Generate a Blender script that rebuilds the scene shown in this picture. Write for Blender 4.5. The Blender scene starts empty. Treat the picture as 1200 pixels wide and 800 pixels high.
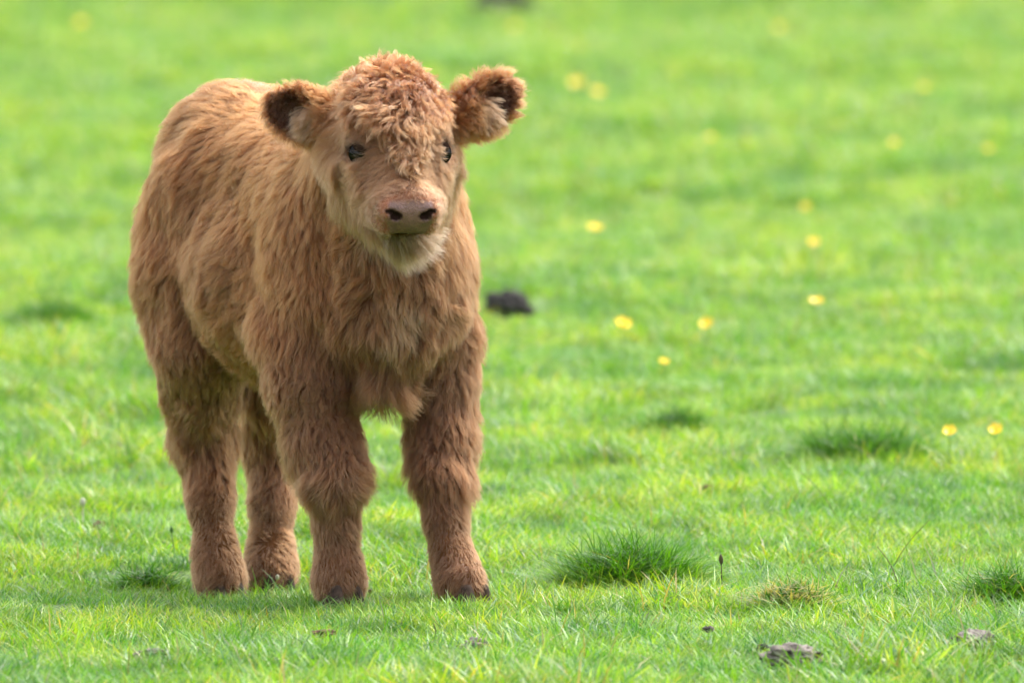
import bpy, math, random
import numpy as np
from mathutils import Vector, Matrix, kdtree

random.seed(7)
RNG = np.random.default_rng(7)
scene = bpy.context.scene
COL = scene.collection

# ------------------------------------------------------------------ camera
CAM_H, D0, PITCH = 1.3, 16.7, math.radians(3.13)
LENS = 400.8
FPX = LENS / 36.0 * 1200.0
cam_data = bpy.data.cameras.new('camera')
cam = bpy.data.objects.new('camera', cam_data)
COL.objects.link(cam)
cam.location = (0, 0, CAM_H)
cam.rotation_euler = (math.pi / 2 - PITCH, 0, 0)
cam_data.lens = LENS
cam_data.sensor_width = 36
cam_data.clip_start = 0.1
cam_data.clip_end = 3000
cam_data.dof.use_dof = True
cam_data.dof.focus_distance = 16.56
cam_data.dof.aperture_fstop = 8.0
scene.camera = cam

# ------------------------------------------------------------------ world, sun, exposure
SUN_EL, SUN_AZ = math.radians(62), math.radians(48)    # azimuth measured from +Y (away from the camera) towards +X
world = bpy.data.worlds.new('World')
scene.world = world
world.use_nodes = True
wn = world.node_tree
bg = wn.nodes['Background']
sky = wn.nodes.new('ShaderNodeTexSky')
sky.sky_type = 'NISHITA'
sky.sun_disc = False
sky.sun_elevation = SUN_EL
sky.sun_rotation = SUN_AZ
sky.dust_density = 3.0
sky.air_density = 1.0
hs = wn.nodes.new('ShaderNodeHueSaturation')            # thin cloud: the sky gives whiter light than clear blue air
hs.inputs['Saturation'].default_value = 0.35
wn.links.new(sky.outputs[0], hs.inputs['Color'])
wn.links.new(hs.outputs[0], bg.inputs[0])
bg.inputs[1].default_value = 0.15
sd = bpy.data.lights.new('sun', 'SUN')
sd.energy = 0.8
sd.angle = math.radians(28)
sd.color = (1.0, 0.95, 0.87)
sun = bpy.data.objects.new('sun', sd)
COL.objects.link(sun)
sdir = Vector((math.sin(SUN_AZ) * math.cos(SUN_EL), math.cos(SUN_AZ) * math.cos(SUN_EL), math.sin(SUN_EL)))
sun.rotation_euler = sdir.to_track_quat('Z', 'Y').to_euler()
sun.location = sdir * 30
scene.view_settings.view_transform = 'Standard'
scene.view_settings.look = 'None'
scene.view_settings.gamma = 1.0
scene.view_settings.exposure = 1.97
scene.render.engine = 'CYCLES'
scene.cycles.max_bounces = 10
scene.cycles.diffuse_bounces = 4
scene.cycles.glossy_bounces = 4
scene.cycles.transmission_bounces = 8
scene.cycles.caustics_reflective = False
scene.cycles.caustics_refractive = False
scene.cycles.use_adaptive_sampling = True
scene.cycles.adaptive_threshold = 0.01
scene.cycles.use_denoising = True
scene.cycles.denoising_prefilter = 'ACCURATE'

# ------------------------------------------------------------------ helpers
def vunit(v):
    v = np.asarray(v, dtype=np.float64)
    return v / np.maximum(np.linalg.norm(v, axis=-1, keepdims=True), 1e-9)

_LAT = RNG.random((32, 32, 32)).astype(np.float32) * 2 - 1
def noise(p, off=0.0):
    """smooth value noise in -1..1 for an (N,3) array"""
    p = np.asarray(p, dtype=np.float64) + off * 7.31
    i = np.floor(p).astype(np.int64)
    f = p - i
    f = f * f * (3 - 2 * f)
    i0 = i & 31
    i1 = (i + 1) & 31
    def g(a, b, c): return _LAT[a[:, 0], b[:, 1], c[:, 2]]
    x0 = g(i0, i0, i0) * (1 - f[:, 0]) + g(i1, i0, i0) * f[:, 0]
    x1 = g(i0, i1, i0) * (1 - f[:, 0]) + g(i1, i1, i0) * f[:, 0]
    x2 = g(i0, i0, i1) * (1 - f[:, 0]) + g(i1, i0, i1) * f[:, 0]
    x3 = g(i0, i1, i1) * (1 - f[:, 0]) + g(i1, i1, i1) * f[:, 0]
    y0 = x0 * (1 - f[:, 1]) + x1 * f[:, 1]
    y1 = x2 * (1 - f[:, 1]) + x3 * f[:, 1]
    return y0 * (1 - f[:, 2]) + y1 * f[:, 2]
def noise3(p, off=0.0):
    return np.stack([noise(p, off + 1.3), noise(p, off + 4.7), noise(p, off + 9.1)], 1)

def smooth(a, b, x):
    t = np.clip((x - a) / (b - a), 0, 1)
    return t * t * (3 - 2 * t)

def ray(px, py):
    """direction in the world of the photograph's pixel px, py"""
    cx, cy = (px - 600) / FPX, (400 - py) / FPX
    c, s = math.cos(PITCH), math.sin(PITCH)
    return np.array([cx, c + cy * s, -s + cy * c])
def W(px, py, Y):
    r = ray(px, py)
    return np.array([0, 0, CAM_H]) + r * (Y / r[1])

# ------------------------------------------------------------------ terrain height
def height(x, y):
    x = np.atleast_1d(np.asarray(x, dtype=np.float64)); y = np.atleast_1d(np.asarray(y, dtype=np.float64))
    z0 = np.zeros_like(x)
    far = smooth(18.0, 26.0, y)
    h = noise(np.stack([x / 0.33, y / 0.33, z0], 1)) * 0.008
    h += noise(np.stack([x / 1.1, y / 1.3, z0 + 3], 1)) * (0.006 + 0.028 * far)
    h += noise(np.stack([x / 5.0, y / 6.0, z0 + 8], 1)) * 0.07 * far
    h += noise(np.stack([x / 40.0, y / 40.0, z0 + 12], 1)) * 0.8 * smooth(70, 200, y + np.abs(x))
    # the hollow the hind feet stand in, level ground under the front feet
    r = ((x + 0.42) / 0.42) ** 2 + ((y - 17.15) / 0.30) ** 2
    h -= 0.028 * np.exp(-r)
    r2 = ((x + 0.16) / 0.3) ** 2 + ((y - 16.7) / 0.25) ** 2
    h *= 1 - 0.9 * np.exp(-r2)
    return h
def on_ground(px, py, up=0.0):
    r = ray(px, py)
    z = up
    for _ in range(6):
        t = (z - CAM_H) / r[2]
        p = np.array([0, 0, CAM_H]) + r * t
        z = float(height(p[0], p[1])[0]) + up
    return p

# ------------------------------------------------------------------ materials
def mat(name):
    m = bpy.data.materials.new(name)
    m.use_nodes = True
    nt = m.node_tree
    return m, nt, nt.nodes['Principled BSDF']

def soil_material():
    m, nt, b = mat('pasture_soil')
    tc = nt.nodes.new('ShaderNodeNewGeometry')
    n1 = nt.nodes.new('ShaderNodeTexNoise'); n1.inputs['Scale'].default_value = 2.2; n1.inputs['Detail'].default_value = 8
    n2 = nt.nodes.new('ShaderNodeTexNoise'); n2.inputs['Scale'].default_value = 40; n2.inputs['Detail'].default_value = 6
    for n in (n1, n2): nt.links.new(tc.outputs['Position'], n.inputs['Vector'])
    r = nt.nodes.new('ShaderNodeValToRGB')
    r.color_ramp.elements[0].position = 0.35; r.color_ramp.elements[0].color = (0.075, 0.14, 0.014, 1)
    r.color_ramp.elements[1].position = 0.7; r.color_ramp.elements[1].color = (0.13, 0.24, 0.025, 1)
    nt.links.new(n1.outputs[0], r.inputs[0])
    r2 = nt.nodes.new('ShaderNodeValToRGB')
    r2.color_ramp.elements[0].position = 0.4; r2.color_ramp.elements[0].color = (0.4, 0.4, 0.4, 1)
    r2.color_ramp.elements[1].position = 0.65; r2.color_ramp.elements[1].color = (1, 1, 1, 1)
    nt.links.new(n2.outputs[0], r2.inputs[0])
    mx = nt.nodes.new('ShaderNodeMix'); mx.data_type = 'RGBA'; mx.blend_type = 'MULTIPLY'; mx.inputs[0].default_value = 1
    nt.links.new(r.outputs[0], mx.inputs[6]); nt.links.new(r2.outputs[0], mx.inputs[7])
    nt.links.new(mx.outputs[2], b.inputs['Base Color'])
    b.inputs['Roughness'].default_value = 0.95
    bp = nt.nodes.new('ShaderNodeBump'); bp.inputs['Distance'].default_value = 0.01
    nt.links.new(n2.outputs[0], bp.inputs['Height']); nt.links.new(bp.outputs[0], b.inputs['Normal'])
    return m

def blade_material(name, tint=(1, 1, 1), patch=True):
    """grass blade: colour per blade from the mesh, patches of yellower and bluer growth over the field"""
    m, nt, b = mat(name)
    out = nt.nodes['Material Output']
    at = nt.nodes.new('ShaderNodeAttribute'); at.attribute_name = 'col'
    src = at.outputs['Color']
    geo = nt.nodes.new('ShaderNodeNewGeometry')
    if patch:
        n1 = nt.nodes.new('ShaderNodeTexNoise'); n1.inputs['Scale'].default_value = 2.3; n1.inputs['Detail'].default_value = 4
        n1.inputs['Roughness'].default_value = 0.65
        nt.links.new(geo.outputs['Position'], n1.inputs['Vector'])
        r = nt.nodes.new('ShaderNodeValToRGB')
        r.color_ramp.elements[0].position = 0.39; r.color_ramp.elements[0].color = (0.62, 0.80, 1.0, 1)
        r.color_ramp.elements[1].position = 0.61; r.color_ramp.elements[1].color = (1.35, 1.12, 0.75, 1)
        e = r.color_ramp.elements.new(0.5); e.color = (1.0, 1.0, 1.0, 1)
        nt.links.new(n1.outputs[0], r.inputs[0])
        mx = nt.nodes.new('ShaderNodeMix'); mx.data_type = 'RGBA'; mx.blend_type = 'MULTIPLY'; mx.inputs[0].default_value = 1
        nt.links.new(src, mx.inputs[6]); nt.links.new(r.outputs[0], mx.inputs[7])
        src = mx.outputs[2]
        n3 = nt.nodes.new('ShaderNodeTexNoise'); n3.inputs['Scale'].default_value = 9.0; n3.inputs['Detail'].default_value = 2
        nt.links.new(geo.outputs['Position'], n3.inputs['Vector'])
        r3 = nt.nodes.new('ShaderNodeValToRGB')
        r3.color_ramp.elements[0].position = 0.3; r3.color_ramp.elements[0].color = (0.42, 0.56, 0.6, 1)
        r3.color_ramp.elements[1].position = 0.6; r3.color_ramp.elements[1].color = (1.16, 1.13, 1.15, 1)
        nt.links.new(n3.outputs[0], r3.inputs[0])
        mx3 = nt.nodes.new('ShaderNodeMix'); mx3.data_type = 'RGBA'; mx3.blend_type = 'MULTIPLY'; mx3.inputs[0].default_value = 1
        nt.links.new(src, mx3.inputs[6]); nt.links.new(r3.outputs[0], mx3.inputs[7])
        src = mx3.outputs[2]
    nt.links.new(src, b.inputs['Base Color'])
    b.inputs['Roughness'].default_value = 0.30
    b.inputs['Specular IOR Level'].default_value = 0.45
    tr = nt.nodes.new('ShaderNodeBsdfTranslucent')
    mt = nt.nodes.new('ShaderNodeMix'); mt.data_type = 'RGBA'; mt.blend_type = 'MULTIPLY'; mt.inputs[0].default_value = 1
    nt.links.new(src, mt.inputs[6]); mt.inputs[7].default_value = (1.45, 1.45, 0.4, 1)
    nt.links.new(mt.outputs[2], tr.inputs['Color'])
    ms = nt.nodes.new('ShaderNodeMixShader'); ms.inputs[0].default_value = 0.42
    nt.links.new(b.outputs[0], ms.inputs[1]); nt.links.new(tr.outputs[0], ms.inputs[2])
    nt.links.new(ms.outputs[0], out.inputs[0])
    return m

def plain(name, color, rough=0.7, spec=0.5, noise_scale=None, dark=None, bump=0.0):
    m, nt, b = mat(name)
    b.inputs['Roughness'].default_value = rough
    b.inputs['Specular IOR Level'].default_value = spec
    if noise_scale:
        tc = nt.nodes.new('ShaderNodeTexCoord')
        n = nt.nodes.new('ShaderNodeTexNoise'); n.inputs['Scale'].default_value = noise_scale; n.inputs['Detail'].default_value = 6
        nt.links.new(tc.outputs['Object'], n.inputs['Vector'])
        r = nt.nodes.new('ShaderNodeValToRGB')
        r.color_ramp.elements[0].position = 0.38; r.color_ramp.elements[0].color = (*(dark or [c * .5 for c in color]), 1)
        r.color_ramp.elements[1].position = 0.62; r.color_ramp.elements[1].color = (*color, 1)
        nt.links.new(n.outputs[0], r.inputs[0]); nt.links.new(r.outputs[0], b.inputs['Base Color'])
        if bump:
            bp = nt.nodes.new('ShaderNodeBump'); bp.inputs['Distance'].default_value = bump
            nt.links.new(n.outputs[0], bp.inputs['Height']); nt.links.new(bp.outputs[0], b.inputs['Normal'])
    else:
        b.inputs['Base Color'].default_value = (*color, 1)
    return m

M_SOIL = soil_material()
M_GRASS = blade_material('pasture_grass')
M_TUSSOCK = blade_material('tussock_grass', patch=False)
M_TUSSOCK.node_tree.nodes['Principled BSDF'].inputs['Specular IOR Level'].default_value = 0.2
M_MUD = plain('dark_mud', (0.060, 0.050, 0.045), 0.75, 0.4, 60, (0.014, 0.011, 0.010), 0.004)
M_DUNG = plain('dried_mud', (0.26, 0.22, 0.19), 0.85, 0.3, 70, (0.05, 0.04, 0.033), 0.004)
M_BROWN = plain('brown_clod', (0.23, 0.14, 0.08), 0.85, 0.3, 70, (0.09, 0.05, 0.028), 0.004)
M_PETAL = plain('buttercup_petal', (0.85, 0.60, 0.01), 0.3, 0.6)
M_HEART = plain('buttercup_heart', (0.65, 0.42, 0.01), 0.6, 0.3)
M_STEM = plain('flower_stem', (0.10, 0.20, 0.03), 0.5, 0.4)
M_STALK_D = plain('dry_dark_stalk', (0.10, 0.075, 0.045), 0.7, 0.3)
M_STALK_L = plain('bleached_stalk', (0.55, 0.52, 0.40), 0.6, 0.4)
M_STALK_G = plain('green_stalk', (0.08, 0.17, 0.04), 0.5, 0.4)

def mesh_obj(name, verts, faces, m, parent=None, smooth_shade=True, cols=None, me=None):
    if me is None:
        me = bpy.data.meshes.new(name)
        verts = np.asarray(verts, dtype=np.float32)
        if isinstance(faces, np.ndarray):
            n, k = faces.shape
            me.vertices.add(len(verts)); me.vertices.foreach_set('co', verts.ravel())
            me.loops.add(n * k); me.loops.foreach_set('vertex_index', faces.astype(np.int32).ravel())
            me.polygons.add(n)
            me.polygons.foreach_set('loop_start', np.arange(0, n * k, k, dtype=np.int32))
            me.polygons.foreach_set('loop_total', np.full(n, k, dtype=np.int32))
            me.update(calc_edges=True)
        else:
            me.from_pydata([tuple(v) for v in verts], [], faces)
        me.validate()
        if smooth_shade: me.polygons.foreach_set('use_smooth', [True] * len(me.polygons))
        me.materials.append(m)
        if cols is not None:
            a = me.color_attributes.new('col', 'FLOAT_COLOR', 'POINT')
            c = np.ones((len(verts), 4), dtype=np.float32); c[:, :cols.shape[1]] = cols
            a.data.foreach_set('color', c.ravel())
        me.update()
    o = bpy.data.objects.new(name, me)
    COL.objects.link(o)
    if parent: o.parent = parent
    return o

def tag(o, label=None, cat=None, group=None, kind=None):
    if label: o['label'] = label
    if cat: o['category'] = cat
    if group: o['group'] = group
    if kind: o['kind'] = kind
    return o
def thing(name, loc, label, cat, group=None):
    o = bpy.data.objects.new(name, None)
    COL.objects.link(o)
    o.location = tuple(float(c) for c in loc)
    o.empty_display_size = 0.05
    return tag(o, label, cat, group)

# ------------------------------------------------------------------ ground
def build_ground():
    ys = np.concatenate([np.linspace(-60, 12, 40)[:-1], np.linspace(12, 20, 230)[:-1], np.linspace(20, 60, 300)[:-1], np.geomspace(60, 1400, 70)])
    k = np.linspace(-1, 1, 181)
    xs = np.sign(k) * (np.abs(k) * 4 + 900 * np.abs(k) ** 9)
    X, Yg = np.meshgrid(xs, ys)
    Z = height(X.ravel(), Yg.ravel())
    v = np.stack([X.ravel(), Yg.ravel(), Z], 1)
    ny, nx = X.shape
    i = np.arange(ny * nx).reshape(ny, nx)
    f = np.stack([i[:-1, :-1].ravel(), i[:-1, 1:].ravel(), i[1:, 1:].ravel(), i[1:, :-1].ravel()], 1)
    o = mesh_obj('ground', v, f, M_SOIL)
    tag(o, 'soil of the grazed pasture under the grass', kind='structure')
build_ground()

# ------------------------------------------------------------------ grass
PAL = np.array([(0.132, 0.282, 0.017), (0.176, 0.328, 0.021), (0.101, 0.247, 0.024), (0.230, 0.358, 0.026), (0.060, 0.19, 0.045), (0.29, 0.38, 0.10)])
DRY = np.array([0.42, 0.36, 0.17])
def blades(n, radius, hmin, hmax, wmin, wmax, lean, seed, pal=PAL, dry=0.03, seg=3, gauss=False):
    """n bent tapering blades rooted in a disc: (verts, faces, colours)"""
    r = np.random.default_rng(seed)
    rad = radius * np.sqrt(r.random(n)) if not gauss else np.abs(r.normal(0, radius * 0.5, n))
    a = r.random(n) * 2 * np.pi
    root = np.stack([rad * np.cos(a), rad * np.sin(a), np.full(n, -0.006)], 1)
    h = hmin + (hmax - hmin) * r.random(n) ** 1.6
    w = wmin + (wmax - wmin) * r.random(n)
    la = r.random(n) * 2 * np.pi
    ld = np.stack([np.cos(la), np.sin(la), np.zeros(n)], 1)
    out = np.stack([np.cos(a), np.sin(a), np.zeros(n)], 1) * (rad / radius)[:, None]
    ld = vunit(ld + out * 0.6)
    ln = lean * (0.35 + 1.2 * r.random(n))
    fa = la + np.pi / 2 + r.normal(0, 0.5, n)
    side = np.stack([np.cos(fa), np.sin(fa), np.zeros(n)], 1)
    ci = r.integers(0, len(pal), n)
    c = pal[ci] * (0.8 + 0.45 * r.random(n))[:, None]
    isd = r.random(n) < dry
    c[isd] = DRY * (0.6 + 0.6 * r.random(isd.sum()))[:, None]
    V, C = [], []
    for j in range(seg + 1):
        t = j / seg
        p = root + ld * (h * ln * t ** 1.7)[:, None] + np.array([0, 0, 1.0]) * (h * (t - 0.28 * ln * t * t))[:, None]
        ww = w * (1 - t ** 1.6 * 0.97) * (0.75 + 0.5 * min(1, t * 3))
        tw = vunit(side + ld * 0.25 * t)
        V.append(p - tw * ww[:, None] / 2); V.append(p + tw * ww[:, None] / 2)
        cc = c * (0.95 + 0.1 * t)
        C.append(cc); C.append(cc)
    V = np.stack(V, 1).reshape(-1, 3); C = np.stack(C, 1).reshape(-1, 3)
    k = (seg + 1) * 2
    base = np.arange(n)[:, None] * k
    F = np.concatenate([np.stack([base[:, 0] + 2 * j, base[:, 0] + 2 * j + 1, base[:, 0] + 2 * j + 3, base[:, 0] + 2 * j + 2], 1) for j in range(seg)])
    return V, F, C

def instanced(name, pts, rotz, scl, idx, templates, label, material):
    """one object: tufts instanced on points by geometry nodes"""
    me = bpy.data.meshes.new(name)
    me.vertices.add(len(pts)); me.vertices.foreach_set('co', np.asarray(pts, dtype=np.float32).ravel())
    for nm, arr, ty in (('rz', rotz, 'FLOAT'), ('sc', scl, 'FLOAT'), ('ix', idx, 'INT')):
        at = me.attributes.new(nm, ty, 'POINT')
        at.data.foreach_set('value', np.asarray(arr, dtype=np.int32 if ty == 'INT' else np.float32))
    me.update()
    ob = bpy.data.objects.new(name, me); COL.objects.link(ob)
    me.materials.append(material)
    tcol = bpy.data.collections.new(name + '_tufts')
    for i, t in enumerate(templates):
        tcol.objects.link(t)
    ng = bpy.data.node_groups.new(name + '_scatter', 'GeometryNodeTree')
    ng.interface.new_socket('Geometry', in_out='INPUT', socket_type='NodeSocketGeometry')
    ng.interface.new_socket('Geometry', in_out='OUTPUT', socket_type='NodeSocketGeometry')
    N = ng.nodes
    gi = N.new('NodeGroupInput'); go = N.new('NodeGroupOutput')
    ci = N.new('GeometryNodeCollectionInfo'); ci.inputs['Collection'].default_value = tcol
    ci.inputs['Separate Children'].default_value = True; ci.inputs['Reset Children'].default_value = True
    ip = N.new('GeometryNodeInstanceOnPoints'); ip.inputs['Pick Instance'].default_value = True
    def named(nm, ty):
        a = N.new('GeometryNodeInputNamedAttribute'); a.data_type = ty; a.inputs['Name'].default_value = nm
        return a.outputs['Attribute']
    cx = N.new('ShaderNodeCombineXYZ'); ng.links.new(named('rz', 'FLOAT'), cx.inputs['Z'])
    ng.links.new(gi.outputs[0], ip.inputs['Points'])
    ng.links.new(ci.outputs[0], ip.inputs['Instance'])
    ng.links.new(named('ix', 'INT'), ip.inputs['Instance Index'])
    ng.links.new(cx.outputs[0], ip.inputs['Rotation'])
    ng.links.new(named('sc', 'FLOAT'), ip.inputs['Scale'])
    ng.links.new(ip.outputs[0], go.inputs[0])
    md = ob.modifiers.new('scatter', 'NODES'); md.node_group = ng
    tag(ob, label, kind='stuff')
    return ob

def template(name, args):
    V, F, C = args
    o = mesh_obj(name, V, F, M_GRASS, cols=C)
    COL.objects.unlink(o)
    return o

BARE = []
def build_grass():
    T = []
    for s in range(8):
        T.append(template('grass_tuft_%02d' % s, blades(130, 0.055, 0.012, 0.046, 0.0012, 0.0029, 0.85, 100 + s)))
    for s in range(3):
        T.append(template('grass_tuft_%02d' % (8 + s), blades(70, 0.05, 0.022, 0.068, 0.0012, 0.0032, 0.9, 200 + s, dry=0.08)))
    pts, sc = [], []
    def zone(y0, y1, dens, wx, s0, s1):
        A = 0
        y = y0
        while y < y1:
            dy = min(0.5, y1 - y)
            hw = 0.055 * y + wx
            n = int(2 * hw * dy * dens)
            p = np.stack([RNG.uniform(-hw, hw, n), RNG.uniform(y, y + dy, n)], 1)
            ho = 0.17 * y + wx                              # the field goes on either side of the frame
            m = int(2 * (ho - hw) * dy * dens * .6)
            q = np.stack([RNG.uniform(hw, ho, m) * RNG.choice((-1, 1), m), RNG.uniform(y, y + dy, m)], 1)
            p = np.concatenate([p, q]); n += m
            pts.append(p); sc.append(RNG.uniform(s0, s1, n))
            y += dy
    zone(13.6, 19.5, 420, 0.5, 0.75, 1.25)
    zone(19.5, 30, 230, 1.0, 0.9, 1.5)
    zone(30, 62, 110, 1.2, 1.2, 2.2)
    zone(62, 130, 14, 3.0, 2.5, 5.0)
    p = np.concatenate(pts); s = np.concatenate(sc)
    # patchy growth: taller in some places, cropped in others
    g = noise(np.stack([p[:, 0] / 0.22, p[:, 1] / 0.3, np.zeros(len(p))], 1), 2)
    s = s * (1 + 0.48 * g)
    keep = np.ones(len(p), bool)
    for kx, ky, kr in BARE:                                 # trampled bare spots round the clods
        keep &= ((p[:, 0] - kx) / (kr * 1.0)) ** 2 + ((p[:, 1] - ky + kr * .9) / (kr * 2.0)) ** 2 > 1
    p, s, g = p[keep], s[keep], g[keep]
    near = np.exp(-(((p[:, 0] + .26) / .60) ** 4 + ((p[:, 1] - 16.8) / .75) ** 4))
    near2 = np.exp(-(((p[:, 0] + .40) / .32) ** 4 + ((p[:, 1] - 16.97) / .24) ** 4))
    s = s * (1 - .22 * near) * (1 - .34 * near2)
    z = height(p[:, 0], p[:, 1])
    P = np.column_stack([p, z])
    idx = np.where(RNG.random(len(p)) < 0.10 + 0.12 * (g > 0.3), RNG.integers(8, 11, len(p)), RNG.integers(0, 8, len(p)))
    instanced('grass', P, RNG.random(len(p)) * 6.283, s, idx, T, 'short bright green pasture grass covering the whole field', M_GRASS)
    print('grass tufts', len(p))

# ------------------------------------------------------------------ tussocks
DARKPAL = np.array([(0.034, 0.130, 0.004), (0.050, 0.165, 0.006), (0.024, 0.09, 0.005), (0.085, 0.22, 0.010)])
def tussock(px, py, w_px, label, n=800, h=0.07, dryness=0.02, seed=1, pal=DARKPAL, squash=0.62):
    p = on_ground(px, py)
    s = FPX / p[1]
    rad = w_px / s / 2
    t = thing('grass_tussock', p, label, 'grass tussock', 'darker tussocks standing out of the short grass')
    V, F, C = blades(int(n * 4.6), rad * 1.15, h * 0.40, h * 1.5, 0.0014, 0.0030, 0.95, seed, pal, dry=dryness, seg=4)
    rr = np.sqrt((V[:, 0] / rad) ** 2 + (V[:, 1] / rad) ** 2)
    per = 10
    rb = rr.reshape(-1, per)[:, :2].mean(1)                 # distance of each blade's root from the middle
    edge = np.repeat(smooth(.65, 1.2, rb), per)[:, None]
    C = C * (1 - edge) + np.repeat(PAL[RNG.integers(0, len(PAL), len(rb))], per, axis=0) * edge
    V[:, 2] *= 1 - .55 * edge[:, 0]
    V[:, 0] *= 1 + .18 * np.repeat(noise(np.stack([rb * 9, np.arange(len(rb)) * .37, rb * 0 + seed], 1)), per)
    V[:, 2] += .018 * np.maximum(0, 1 - (V[:, 0] ** 2 + V[:, 1] ** 2) / rad ** 2)
    V[:, 1] *= squash * 1.6
    mesh_obj('blades', V, F, M_TUSSOCK, t, cols=C)
    return t
tussock(738, 694, 150, 'dark green grass tussock in the lower middle, right of the calf\'s front hooves', 1500, 0.075, 0.02, 11)
tussock(928, 718, 90, 'small matted tussock with dead brown blades, lower right', 520, 0.045, 0.5, 12)
tussock(1180, 714, 90, 'dark green tussock cut by the right edge, lower right', 900, 0.06, 0.05, 13)
tussock(1010, 548, 150, 'blurred dark green tussock below the pair of buttercups at the right', 1100, 0.07, 0.02, 14)
tussock(60, 392, 90, 'blurred dark green tussock at the far left behind the calf', 900, 0.07, 0.02, 15)
tussock(172, 698, 75, 'low green tussock just left of the calf\'s hind hoof', 420, 0.045, 0.04, 16)
tussock(795, 512, 70, 'faint blurred green tussock between the calf and the large right tussock', 420, 0.05, 0.02, 17)

# ------------------------------------------------------------------ clods and dung
def clod(px, py, w_px, label, m, hfac=0.45, seed=1, dfac=0.8, cat='clod', name='mud_clod', lumps=3):
    p = on_ground(px, py)
    s = FPX / p[1]
    R = w_px / s / 2
    r = np.random.default_rng(seed)
    import bmesh
    bm = bmesh.new()
    bmesh.ops.create_icosphere(bm, subdivisions=5, radius=1.0)
    v = np.array([q.co[:] for q in bm.verts]); f = np.array([[q.index for q in fc.verts] for fc in bm.faces])
    bm.free()
    off = seed * 3.1
    d = 1 + 0.42 * noise(v * 1.3, off) + 0.25 * noise(v * 3.1, off + 2) + 0.20 * noise(v * 7, off + 3) + 0.12 * noise(v * 15, off + 4)
    v = v * d[:, None]
    v[:, 0] *= R; v[:, 1] *= R * dfac; v[:, 2] *= R * hfac
    v[:, 2] += R * hfac * 0.35 + 0.014
    o = mesh_obj(name, v, f, m)
    o.location = tuple(p)
    BARE.append((p[0], p[1], R * .9))
    o.rotation_euler = (0, 0, r.random() * 0.6 - 0.3)
    tag(o, label, cat)
    return o
clod(597, 368, 52, 'dark mud clod in the grass right beside the calf\'s shoulder', M_MUD, 0.6, 1)
clod(591, 14, 66, 'blurred dark mud heap at the very top edge, above the calf\'s right ear', M_MUD, 0.6, 2)
clod(1075, 134, 42, 'blurred dark clod high in the right of the field', M_MUD, 0.6, 3)
clod(1155, 243, 18, 'small blurred dark clod near the right edge, upper field', M_MUD, 0.6, 4)
clod(558, 770, 34, 'small grey clod in the foreground below the calf\'s front hoof', M_DUNG, 0.45, 5)
clod(930, 788, 66, 'largest crumbled grey clod in the foreground at the lower right', M_DUNG, 0.42, 6)
clod(896, 774, 15, 'little dark crumb of mud beside the largest foreground clod', M_MUD, 0.8, 61)
clod(1145, 765, 46, 'grey clod in the foreground near the lower right corner', M_DUNG, 0.4, 7)
clod(181, 781, 34, 'dark grey clod in the foreground at the lower left', M_DUNG, 0.45, 8)
clod(378, 755, 28, 'flat brown clod in the foreground below the calf\'s middle hooves', M_BROWN, 0.3, 9)
clod(118, 627, 14, 'small brown clod left of the hind leg', M_BROWN, 0.8, 10)
clod(140, 535, 30, 'blurred flat brown patch of dried mud left of the hind leg', M_BROWN, 0.3, 15)
clod(829, 750, 14, 'tiny grey clod between the foreground clods', M_DUNG, 0.5, 17)
clod(830, 583, 16, 'small blurred brown clod in the middle of the right field', M_BROWN, 0.5, 18)

# ------------------------------------------------------------------ buttercups
def tube(path, rad, sides=6):
    path = np.asarray(path, float); n = len(path)
    rad = np.full(n, rad) if np.isscalar(rad) else np.asarray(rad)
    V, F = [], []
    tang = vunit(np.gradient(path, axis=0))
    ref = np.array([0.3, 1, 0.1])
    for i in range(n):
        u = vunit(np.cross(tang[i], ref)); w = np.cross(tang[i], u)
        for k in range(sides):
            a = 2 * math.pi * k / sides
            V.append(path[i] + rad[i] * (math.cos(a) * u + math.sin(a) * w))
    for i in range(n - 1):
        for k in range(sides):
            F.append((i * sides + k, i * sides + (k + 1) % sides, (i + 1) * sides + (k + 1) % sides, (i + 1) * sides + k))
    F.append(tuple(range(sides))[::-1]); F.append(tuple((n - 1) * sides + k for k in range(sides)))
    return np.array(V), F

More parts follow.
